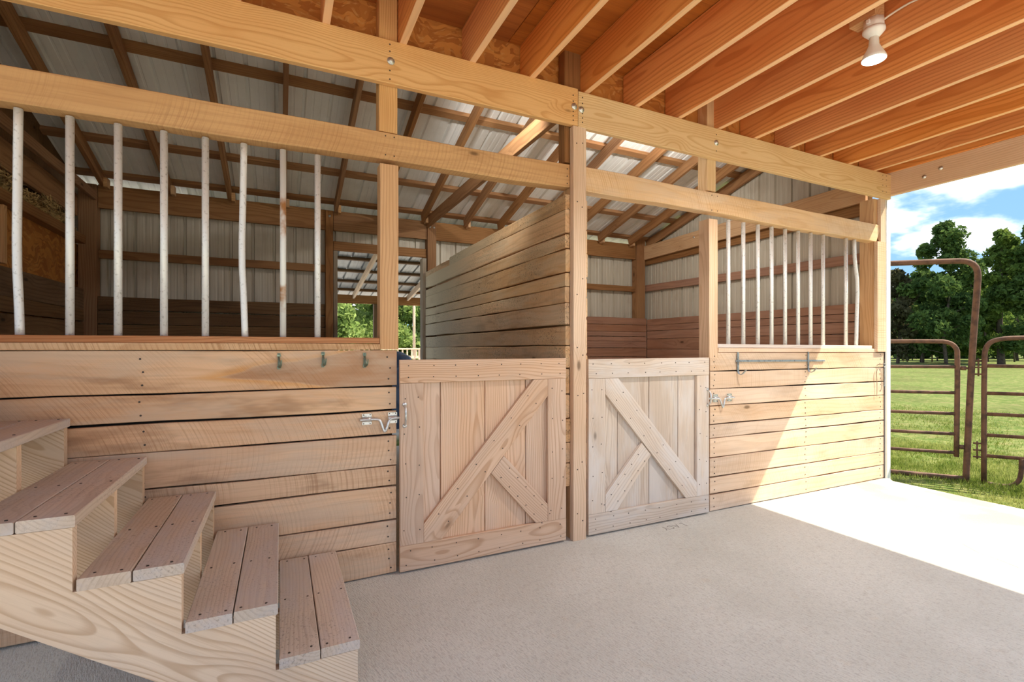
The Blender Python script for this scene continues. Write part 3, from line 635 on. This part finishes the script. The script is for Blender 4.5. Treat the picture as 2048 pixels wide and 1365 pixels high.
for i in range(7):
    for x in (TX[i] - .03, TX[i] - .11, TX[i] - .17, TX[i] - .25):
        for y in (-.905, -.49, -.06): tn.append((x + random.uniform(-.01, .01), y + random.uniform(-.008, .008), TZ[i]))
discs(st, 'nail_heads', tn, .0045, (0, 0, 1), M['nail'])

# ------------------------------------------------------------------ stall roof
YB, ZR, SL = 3.62, 3.165, .276
zr = lambda y: ZR + SL * (YB - y)
rf = root('roof', 'sloping white ribbed metal roof on brown rafters over the stalls', 'roof', (1.8, 2, 3.6), kind='structure')
al = V((0, 1, -SL)).normalized(); nr = V((0, SL, 1)).normalized()
for i in range(10):
    x0 = -3.45 + i * .916
    sheet(rf, 'panel', (x0, -.3, zr(-.3)), al, (-1, 0, 0), nr, 4.38 / math.cos(math.atan(SL)), .9, M['roof']).location.x += .916
for y, h in ((.55, .045), (1.79, .045), (3.0, .045), (3.60, .04)):
    timber(rf, 'purlin', (-3.4, y, zr(y) - .024), (5.62, y, zr(y) - .024), .085, h, M['rafter'], up=nr, n=4)
for x in (-2.3, -1.68, -1.10, -.525, .04, .622, 1.165, 1.725, 2.325, 2.84, 3.385, 4.0, 4.58, 5.18):
    timber(rf, 'rafter', (x, .12, zr(.12) - .112), (x, 3.58, zr(3.58) - .112), .042, .125, M['rafter'], up=nr, n=3)
    box(rf, 'rafter_block', (x + .022, 3.50, 2.99), (x + .055, 3.60, 3.085), M['post'])
timber(rf, 'rafter', (5.57, .12, zr(.12) - .12), (5.57, 3.6, zr(3.6) - .12), .042, .14, M['rafter'], up=nr, n=3)

# ------------------------------------------------------------------ back wall
wb = root('wall_back', 'metal-sided back wall of both stalls with dark girts, plate beam and a doorway', 'wall', (1.8, 3.7, 0), kind='structure')
DX0, DX1 = .60, 1.76
def sid(x0, x1, z0, z1, y=3.745): sheet(wb, 'panel', (x0, y, z0), (0, 0, 1), (1, 0, 0), (0, 1, 0), z1 - z0, x1 - x0, M['siding'])
x = -2.15
while x < DX0 - .3: sid(x, min(x + .916, DX0), -.05, 3.06); x += .916
x = DX0
while x < DX1 - .2: sid(x, x + .6, 2.60, 3.06); x += .58
x = DX1
while x < 5.5: sid(x, x + .916, -.05, 3.06); x += .916
for a, b in ((-1.735, .505), (.60, 1.80), (1.925, 5.35)):
    timber(wb, 'plate_beam', (a, 3.65, 2.918), (b, 3.65, 2.918), .04, .245, M['brown'], n=3)
timber(wb, 'girt', (-1.735, 3.66, 2.312), (.505, 3.66, 2.312), .04, .09, M['brown'], n=2); timber(wb, 'girt', (1.92, 3.66, 2.30), (5.37, 3.66, 2.30), .04, .09, M['brown'], n=3)
timber(wb, 'girt', (.60, 3.66, 2.605), (1.79, 3.66, 2.605), .04, .115, M['brown'], n=2)
for x, w, z1 in ((-1.815, .15, 3.03), (.548, .088, 3.03), (1.858, .12, 3.03), (5.44, .17, 3.20)):
    timber(wb, 'post', (x, 3.66, 0), (x, 3.66, z1), w, .13, M['brown'], up=UPX, n=3)
timber(wb, 'door_jamb', (.625, 3.70, 0), (.625, 3.70, 2.55), .05, .10, M['greywood'], up=UPX, n=2); timber(wb, 'door_jamb', (1.755, 3.66, 0), (1.755, 3.66, 2.53), .055, .13, M['greywood'], up=UPX, n=2)
for k in range(13):
    zt = 1.86 - k * .145
    if zt - .14 < 0: break
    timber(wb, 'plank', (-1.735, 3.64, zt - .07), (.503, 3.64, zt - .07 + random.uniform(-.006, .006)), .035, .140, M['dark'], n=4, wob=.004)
RK = [1.815, 1.70, 1.585, 1.505, 1.43, 1.32, 1.18, 1.04, .9, .76, .62, .48, .34, .2, .06]
for a, b in zip(RK, RK[1:]): timber(wb, 'plank', (1.92, 3.575, (a + b) / 2), (5.522, 3.575, (a + b) / 2), .035, a - b - .006, M['red'], n=4, wob=.003)
for x, z in ((-1.85, 2.97), (-1.79, 2.955), (1.83, 2.96), (1.885, 2.955), (.55, 2.96)): lathe(wb, 'bolt', [(0, 0), (.016, 0), (.016, .004), (0, .01)], M['zinc'], UPX, (x, 3.594, z), 8)

# ------------------------------------------------------------------ end wall on the open side
wr = root('wall_right', 'metal-sided end wall of the far stall with red-brown kick boards', 'wall', (5.6, 1.8, 0), kind='structure')
for i in range(4):
    y0 = .16 + i * .905; nrow = 4
    sheet(wr, 'panel', (5.625, y0, -.05), (0, 0, 1), (0, -1, 0), (1, 0, 0), zr(y0) + .02 - .10, .9, M['siding']).location.y += .916
timber(wr, 'tie_beam', (5.52, .16, 2.955), (5.52, 3.59, 2.905), .04, .225, M['post'], n=3)
timber(wr, 'girt', (5.59, .16, 2.80), (5.59, 3.70, 2.79), .04, .15, M['brown'], n=3)
timber(wr, 'girt', (5.585, .16, 2.272), (5.585, 3.70, 2.325), .04, .105, M['red'], n=3)
KR = [1.795, 1.69, 1.60, 1.47, 1.30, 1.15, 1.0, .85, .7, .55, .4, .25, .1]
for a, b in zip(KR, KR[1:]): timber(wr, 'plank', (5.545, .16, (a + b) / 2), (5.545, 3.55, (a + b) / 2), .035, a - b - .006, M['red'], n=4, wob=.003)
for y in (1.2, 2.5): lathe(wr, 'bolt', [(0, 0), (.016, 0), (.016, .004), (0, .01)], M['zinc'], (-1, 0, 0), (5.50, y, 2.95), 8)

# ------------------------------------------------------------------ middle divider
wm = root('wall_middle', 'weathered double-boarded divider between the two stalls', 'wall', (1.86, 1.8, 0), kind='structure')
DL = [2.278, 2.11, 2.005, 1.842, 1.742, 1.63, 1.475, 1.335, 1.175, 1.0, .838, .668, .527, .37]
timber(wm, 'plank', (1.783, .002, 2.327), (1.783, 2.55, 2.320), .036, .095, M['divider'], n=6, wob=.004)
timber(wm, 'plank', (1.783, 2.56, 2.312), (1.783, 3.58, 2.305), .036, .072, M['divider'], n=3, wob=.004)
for a, b in zip(DL, DL[1:]):
    timber(wm, 'plank', (1.783, random.uniform(-.004, .004), (a + b) / 2), (1.783, 3.58, (a + b) / 2 + random.uniform(-.012, .012)), .036, a - b - random.uniform(.006, .012), M['divider'], n=8, wob=.005, bev=.006)
DR = [2.36, 2.143, 1.98, 1.81, 1.673, 1.527, 1.276, 1.118, .948, .816, .662, .495, .388]
for a, b in zip(DR, DR[1:]):
    timber(wm, 'plank', (1.929, random.uniform(-.004, .004), (a + b) / 2), (1.929, 3.55, (a + b) / 2), .034, a - b - .008, M['divider_r'], n=5, wob=.004, bev=.006)
timber(wm, 'post', (1.856, .055, 0), (1.856, .055, 2.59), .09, .09, M['post'], up=UPX, n=3)
timber(wm, 'post', (1.856, 1.85, 0), (1.856, 1.85, 2.28), .09, .09, M['brown'], up=UPX, n=2)
timber(wm, 'tie_beam', (1.80, .12, 3.02), (1.80, 3.59, 3.02), .04, .14, M['rafter'], n=3)

# ------------------------------------------------------------------ far wall of the dark stall
wl = root('wall_left', 'dark boarded wall with strand board and ledge in the dark stall', 'wall', (-1.9, 1.8, 0), kind='structure')
timber(wl, 'tie_beam', (-1.75, .12, 2.905), (-1.75, 3.59, 2.905), .04, .085, M['brown'], n=3)
timber(wl, 'tie_beam', (-1.91, .12, 2.79), (-1.91, 3.59, 2.79), .04, .225, M['brown'], n=3)
timber(wl, 'girt', (-1.87, .12, 2.44), (-1.87, 3.59, 2.44), .09, .085, M['brown'], n=3)
box(wl, 'panel', (-1.93, .12, 1.5), (-1.915, 3.74, 2.40), M['osb'])
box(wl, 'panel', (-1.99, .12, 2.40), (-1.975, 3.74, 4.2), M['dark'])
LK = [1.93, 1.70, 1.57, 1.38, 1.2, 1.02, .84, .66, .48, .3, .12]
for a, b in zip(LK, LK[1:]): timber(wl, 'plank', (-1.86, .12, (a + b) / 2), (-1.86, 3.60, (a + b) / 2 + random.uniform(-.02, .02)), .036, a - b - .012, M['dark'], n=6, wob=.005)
for y in (.3, 2.02): timber(wl, 'post', (-1.875, y, 1.95), (-1.875, y, 2.38), .05, .05, M['post'], up=UPX, n=1)
N = 2600
cy_ = rng.uniform(.4, 3.4, N); cz_ = 2.49 + rng.random(N) ** 1.5 * (.14 + .04 * np.sin(cy_ * 7)); cx_ = -1.9 + rng.uniform(-.03, .05, N)
dirs = rng.normal(size=(N, 3)); dirs[:, 1] *= 2; dirs /= np.linalg.norm(dirs, axis=1)[:, None]; pr = np.cross(dirs, rng.normal(size=(N, 3))); pr /= np.linalg.norm(pr, axis=1)[:, None]
c0 = np.stack([cx_, cy_, cz_], 1); L_ = rng.uniform(.02, .05, N)[:, None]; q = np.stack([c0 - dirs * L_ - pr * .004, c0 + dirs * L_ - pr * .004, c0 + dirs * L_ + pr * .004, c0 - dirs * L_ + pr * .004], 1).reshape(-1, 3)
sw = mesh_obj('straw', q.tolist(), [(4 * i, 4 * i + 1, 4 * i + 2, 4 * i + 3) for i in range(N)], M['straw']); sw['kind'] = 'stuff'; sw['label'] = 'tangled straw stuffed on the ledge of the dark stall wall'; sw['category'] = 'straw'

# ------------------------------------------------------------------ lean-to behind the doorway
lr = root('lean_to_roof', 'low ribbed metal lean-to roof on pale rafters beyond the back doorway', 'roof', (1.8, 5.8, 2.7), kind='structure')
S2 = .15; z2 = lambda y: 2.47 + S2 * (7.5 - y)
a2 = V((0, 1, -S2)).normalized(); n2_ = V((0, S2, 1)).normalized()
for i in range(6): sheet(lr, 'panel', (-1.0 + i * .916, 3.82, z2(3.82)), a2, (-1, 0, 0), n2_, 4.1, .9, M['roof_grey']).location.x += .916
for y in (4.1, 4.75, 5.4, 6.05, 6.7, 7.3): timber(lr, 'purlin', (-1, y, z2(y) - .022), (4.5, y, z2(y) - .022), .06, .04, M['dark'], up=n2_, n=2)
for x in (.25, 1.34, 2.44, 3.5): timber(lr, 'rafter', (x, 3.85, z2(3.85) - .10), (x, 7.65, z2(7.65) - .10), .04, .11, M['fence'], up=n2_, n=2)
timber(lr, 'plate_beam', (-1, 7.5, 2.31), (4.5, 7.5, 2.31), .05, .17, M['brown'], n=2)
timber(lr, 'post', (1.80, 7.5, -.1), (1.80, 7.5, 2.22), .13, .13, M['dark'], up=UPX, n=2); timber(lr, 'post', (4.4, 7.5, -.1), (4.4, 7.5, 2.22), .13, .13, M['dark'], up=UPX, n=2)

# dark blue covered mound beyond the doorway
cvx, cvy = 1.86, 6.0
vs, fs = [], []
prof = [(.52, -.08), (.50, .5), (.44, .95), (.30, 1.16), (.13, 1.25), (.0, 1.26)]
for (r_, z_) in prof:
    for j in range(20):
        a = 2 * math.pi * j / 20; rr = r_ * (1 + .06 * math.sin(5 * a + z_ * 3)); vs.append((cvx + rr * math.cos(a) * .85, cvy + rr * math.sin(a), z_))
for i in range(len(prof) - 1):
    for j in range(20): k = (j + 1) % 20; fs.append((i * 20 + j, i * 20 + k, (i + 1) * 20 + k, (i + 1) * 20 + j))
tp = root('tarp_bundle', 'dark blue covered bundle seen through the back doorway', 'tarp', (cvx, cvy, 0))
mesh_obj('cover', vs, fs, M['blue'], tp, None, True)
tube(tp, 'tie', [(cvx + .24 * math.cos(a) * .85, cvy + .24 * math.sin(a), 1.185) for a in np.linspace(0, 2 * math.pi, 17)], .008, M['letters'], 6)

# fence beyond
fc = root('yard_fence', 'pale wooden yard fence with a balustered top beyond the back doorway', 'fence', (4.5, 14, 0))
timber(fc, 'top_rail', (.5, 14, 1.29), (9, 14, 1.29), .08, .05, M['fence'], n=2)
for x in np.arange(.6, 9, .16): timber(fc, 'baluster', (x, 14, 1.05), (x, 14, 1.27), .045, .03, M['fence'], up=UPX, n=1)
for z in (1.0, .84, .66, .48): timber(fc, 'rail', (.5, 14.03, z), (9, 14.03, z), .03, .10, M['fence'], n=2)
for x in (.5, 2.3, 4.42, 6.9, 9.0): timber(fc, 'post', (x, 14.06, -.1), (x, 14.06, 1.30), .1, .1, M['fence'], up=UPX, n=1)
ps = root('wooden_pole', 'slender pale pole standing before the trees beyond the doorway', 'pole', (4.45, 15.0, 0))
tube(ps, 'shaft', [(4.45, 15, -.1), (4.45, 15, 5.2)], .055, M['fence'], 8, 0, .045)
tube(ps, 'crossarm', [(3.98, 15, 4.9), (4.92, 15, 4.9)], .035, M['fence'], 6)

# ------------------------------------------------------------------ yard gates
A0, DR_ = V((6.03, .22, 0)), V((.6, -.8, 0))
gp = lambda s, z, o=0.: A0 + DR_ * s + V((.8, .6, 0)) * o + V((0, 0, z))
def arc(s0, z0, s1, z1, k):
    return [gp(s0, z0), gp(s0 + (s1 - s0) * k, z0 + (z1 - z0) * (1 - k)) , gp(s1, z1)]
ga = root('pipe_gate', 'rusty tube gate closing the gap between barn corner and tall gate frame', 'gate', gp(.1, 0))
tube(ga, 'frame_tube', [gp(-.42, .2), gp(-.42, 1.30), gp(-.40, 1.375), gp(-.32, 1.39), gp(.44, 1.392), gp(.52, 1.375), gp(.565, 1.33), gp(.583, 1.27), gp(.572, .185)], .023, M['rust'], 10, 1)
for z in (1.117, .845, .627, .415, .220): tube(ga, 'rail', [gp(-.42, z - .006), gp(.575, z + .006)], .0175, M['rust'], 8)
gb = root('gate_arch', 'tall rusty bow-shaped tube frame between the two low gates', 'gate', gp(.65, 0))
tube(gb, 'bow', [gp(.645, -.10), gp(.664, .4), gp(.686, 1.01), gp(.705, 1.425), gp(.738, 1.98), gp(.742, 2.09), gp(.72, 2.17), gp(.66, 2.215), gp(.58, 2.228), gp(-.50, 2.262)], .029, M['rust'], 10, 1)
tube(gb, 'ground_tube', [gp(-.5, -.035), gp(.64, -.035)], .026, M['rust'], 8)
gc = root('pipe_gate', 'rusty tube gate hung on the far side of the tall frame with a curled foot', 'gate', gp(.95, 0))
tube(gc, 'frame_tube', [gp(.787, -.07), gp(.789, 1.22), gp(.80, 1.32), gp(.84, 1.385), gp(.92, 1.412), gp(1.02, 1.42), gp(2.6, 1.45)], .023, M['rust'], 10, 1)
for z in (1.135, .858, .645, .43, .218): tube(gc, 'rail', [gp(.787, z), gp(2.6, z)], .0175, M['rust'], 8)
tube(gc, 'foot_tube', [gp(.80, -.06), gp(.90, -.075), gp(.98, -.07), gp(1.04, -.03), gp(1.066, .05), gp(1.068, .215)], .021, M['rust'], 8, 1)
tube(gc, 'frame_tube', [gp(2.6, -.05), gp(2.6, 1.45)], .023, M['rust'], 8)
def hinge(lab, z, s0, s1):
    h = root('gate_latch', lab, 'latch', gp((s0 + s1) / 2, z))
    tube(h, 'pin', [gp(s0, z - .09), gp(s0, z + .09)], .008, M['rust'], 6)
    for dz in (-.07, .0, .07): tube(h, 'lug', [gp(s0 - .03, z + dz), gp(s1, z + dz)], .009, M['rust'], 6)
hinge('rusty pin hinge joining tall frame and curled-foot gate, near the top rail', 1.12, .745, .785)
hinge('rusty pin hinge joining tall frame and curled-foot gate, near the ground', .27, .735, .785)
for lab, z, s0, s1 in (('rusty catch between barn-side gate and tall frame, at the second rail', 1.11, .585, .69), ('rusty catch between barn-side gate and tall frame, near the ground', .29, .58, .66)):
    h = root('gate_latch', lab, 'latch', gp(s0, z)); tube(h, 'lug', [gp(s0, z), gp(s1, z)], .012, M['rust'], 6); lathe(h, 'collar', [(0, -.02), (.022, -.02), (.022, .02), (0, .02)], M['rust'], DR_, gp((s0 + s1) / 2 - .01, z), 8)

# ------------------------------------------------------------------ grass near the slab
def blades(n, x0, x1, y0, y1, hmin, hmax):
    x = rng.uniform(x0, x1, n); y = rng.uniform(y0, y1, n)
    k = (np.sin(x * 3.1 + y * 1.7) + np.sin(y * 4.3 - x * 2.2) + rng.normal(size=n) * .8); keep = k > -1.0; x, y = x[keep], y[keep]; n = len(x)
    a = rng.uniform(0, 6.28, n); h = rng.uniform(hmin, hmax, n); w = rng.uniform(.004, .008, n); ln = rng.normal(size=(n, 2)) * .5 * h[:, None]
    b = np.stack([x, y, np.full(n, -.08)], 1); t = np.stack([np.cos(a), np.sin(a), np.zeros(n)], 1) * w[:, None]
    return np.stack([b - t, b + t, b + np.stack([ln[:, 0], ln[:, 1], h + .02], 1)], 1).reshape(-1, 3)
bv = np.concatenate([blades(60000, 5.50, 8.5, -2.6, 2.2, .012, .05), blades(50000, 6.2, 14, -2.5, 6.5, .015, .06)])
bv = bv[np.repeat((bv[0::3, 0] > 5.51) & ~((bv[0::3, 1] > -.02) & (bv[0::3, 0] < 5.66)), 3)]
nt = len(bv) // 3
me = bpy.data.meshes.new('grass_blades'); me.vertices.add(len(bv)); me.vertices.foreach_set('co', bv.astype('f').ravel()); me.loops.add(len(bv)); me.loops.foreach_set('vertex_index', np.arange(len(bv)).astype('i')); me.polygons.add(nt); me.polygons.foreach_set('loop_start', (np.arange(nt) * 3).astype('i')); me.update(calc_edges=True); me.validate()
me.materials.append(M['grass']); gs = link(bpy.data.objects.new('grass_blades', me)); gs['kind'] = 'stuff'; gs['label'] = 'short green grass growing beside the slab and gates'; gs['category'] = 'grass'

# ------------------------------------------------------------------ trees
def quads_mesh(name, c, size, mat, parent):
    n = len(c); d1 = rng.normal(size=(n, 3)); d1 /= np.linalg.norm(d1, axis=1)[:, None]; d2 = np.cross(d1, rng.normal(size=(n, 3))); d2 /= np.linalg.norm(d2, axis=1)[:, None]
    s = rng.uniform(size[0], size[1], n)[:, None]
    v = np.stack([c - d1 * s, c + d2 * s * .55, c + d1 * s, c - d2 * s * .55], 1).reshape(-1, 3)
    me = bpy.data.meshes.new(name); me.vertices.add(4 * n); me.vertices.foreach_set('co', v.astype('f').ravel()); me.loops.add(4 * n); me.loops.foreach_set('vertex_index', np.arange(4 * n).astype('i'))
    me.polygons.add(n); me.polygons.foreach_set('loop_start', (np.arange(n) * 4).astype('i')); me.update(calc_edges=True); me.materials.append(mat)
    o = link(bpy.data.objects.new(name, me), parent); o['kind'] = 'stuff'; return o
def tree(label, x, y, h, rad, base, n, mat, size=(.10, .24), lobes=26, group=None, trunk=.16, shape=1.0):
    t = root('tree', label, 'tree', (x, y, 0), group)
    tk = [V((x, y, -.3))]; 
    for f in (.25, .5, .75, .93): tk.append(V((x + random.uniform(-.25, .25), y + random.uniform(-.25, .25), h * f)))
    tr = tube(t, 'trunk', tk, trunk, M['bark'], 8, 1, .03)
    cs = []
    for i in range(lobes):
        f = (i + .5) / lobes; z = base + (h - base) * f; prof = math.sin(math.pi * min(1, .18 + .82 * f) ** shape) ** .7 * (1 - .35 * f)
        a = random.uniform(0, 6.28); rr = rad * prof * random.uniform(.2, 1.); c = V((x + rr * math.cos(a), y + rr * math.sin(a), z))
        lr_ = rad * random.uniform(.20, .42) * (1 - .3 * f); k = max(8, int(n / lobes))
        if i % 3 == 0: tube(t, 'branch', [V((x, y, max(.8, z - .9))), (V((x, y, z)) + c) / 2 - V((0, 0, .2)), c], .045, M['bark'], 5, 1, .012)
        dd = rng.normal(size=(k, 3)); dd /= np.linalg.norm(dd, axis=1)[:, None]; dd *= (rng.random(k) ** .4)[:, None] * lr_; dd[:, 2] *= .75
        cs.append(np.array(c) + dd)
    quads_mesh('foliage', np.concatenate(cs), size, mat, t)
FG = 'tree line across the pasture'
cx0, cy0 = 0., -2.885
def at(px, dist):
    r = (V((math.sin(PHI), math.cos(PHI), 0)) + V((math.cos(PHI), -math.sin(PHI), 0)) * (px - 1024) / F_PX); return cx0 + r.x * dist, cy0 + r.y * dist
for lab, px, dist, h, rad, base, n, mt, shp in (
    ('tallest dark green tree of the pasture tree line, its top rising beside the cloud', 1893, 42, 11.9, 3.3, 2.2, 15000, 'leaf_a', 1.0),
    ('tall green tree with a dark thick trunk behind the curled-foot gate', 2003, 42, 11.2, 2.6, 2.4, 12000, 'leaf_b', 1.0),
    ('tall tree cut by the frame edge beyond the curled-foot gate', 2075, 40, 11.8, 2.8, 2.2, 9000, 'leaf_a', 1.0),
    ('sparse brownish tree nearest the white corner trim in the tree line', 1795, 44, 8.2, 2.2, 1.6, 6500, 'leaf_c', 1.0),
    ('mid-height green tree under the low gate top, between brown tree and tallest tree', 1845, 47, 8.6, 2.4, 1.6, 7500, 'leaf_a', 1.0),
    ('light green tree directly behind the upright of the tall gate frame', 1945, 46, 9.0, 2.3, 1.4, 8000, 'leaf_b', 1.0),
    ('rounded bright tree low in the gap behind the gate hinges', 1972, 50, 7.5, 2.4, 1.4, 6000, 'leaf_b', 1.0),
    ('shaded back tree peeping between tallest tree and hinge gap', 1915, 53, 9.2, 3.0, 1.6, 6500, 'leaf_a', 1.0),
    ('shaded back tree standing far behind the brownish tree', 1815, 55, 9.0, 3.2, 1.6, 6500, 'leaf_a', 1.0),
    ('shaded back tree at the frame edge behind the thick trunk', 2035, 54, 10.2, 3.2, 1.6, 6500, 'leaf_a', 1.0)):
    base *= .55; x, y = at(px, dist); tree(lab, x, y, h, rad, base, n, M[mt], (.10, .25), 46, FG, .30 if px == 2003 else .15, shp)
for i, px in enumerate((1790, 1838, 1880, 1925, 1968, 2010, 2050)):
    x, y = at(px, 64 + (i % 2) * 3); tree('dark distant tree far behind ' + ('the white corner trim edge', 'the low gate beside the brownish tree', 'the tallest pasture tree', 'the gap left of the tall gate upright', 'the hinges of the tall gate frame', 'the thick dark trunk', 'the frame edge beyond the curled-foot gate')[i], x, y, 8.5, 3.6, .2, 5000, M['leaf_a'], (.16, .36), 30, 'distant trees behind the tree line', .15, 1.0)
for i, px in enumerate(np.linspace(1782, 2050, 15)):
    x, y = at(px + random.uniform(-6, 6), 49 + random.uniform(-3, 4)); tr = root('sapling', 'thin dark trunk in the shade under the pasture tree line', 'tree', (x, y, 0), 'thin trunks under the tree line')
    tube(tr, 'trunk', [(x, y, -.2), (x + random.uniform(-.2, .2), y, 1.6), (x + random.uniform(-.3, .3), y, 3.6)], .07, M['bark'], 6, 0, .05)
BG = 'trees beyond the back doorway'
for lab, x, y, h, rad in (('bright green tree beyond the doorway, between door jamb and lean-to post', 2.6, 21, 7.0, 2.3), ('bright green tree beyond the doorway, behind the lean-to post', 5.0, 23, 7.5, 2.5), ('bright green tree beyond the doorway, behind the slender pole', 7.4, 23.5, 7.2, 2.4), ('bright green tree beyond the doorway, behind the divider end', 9.8, 25, 7.5, 2.5), ('wide back tree beyond the doorway, filling the gap left of the lean-to post', 4.4, 29, 8.5, 3.4), ('wide back tree beyond the doorway, filling the gap behind the slender pole', 8.0, 30, 8.5, 3.4)):
    tree(lab, x, y, h, rad, .3, 15000, M['leaf_d'], (.08, .19), 46, BG, .14, .8)
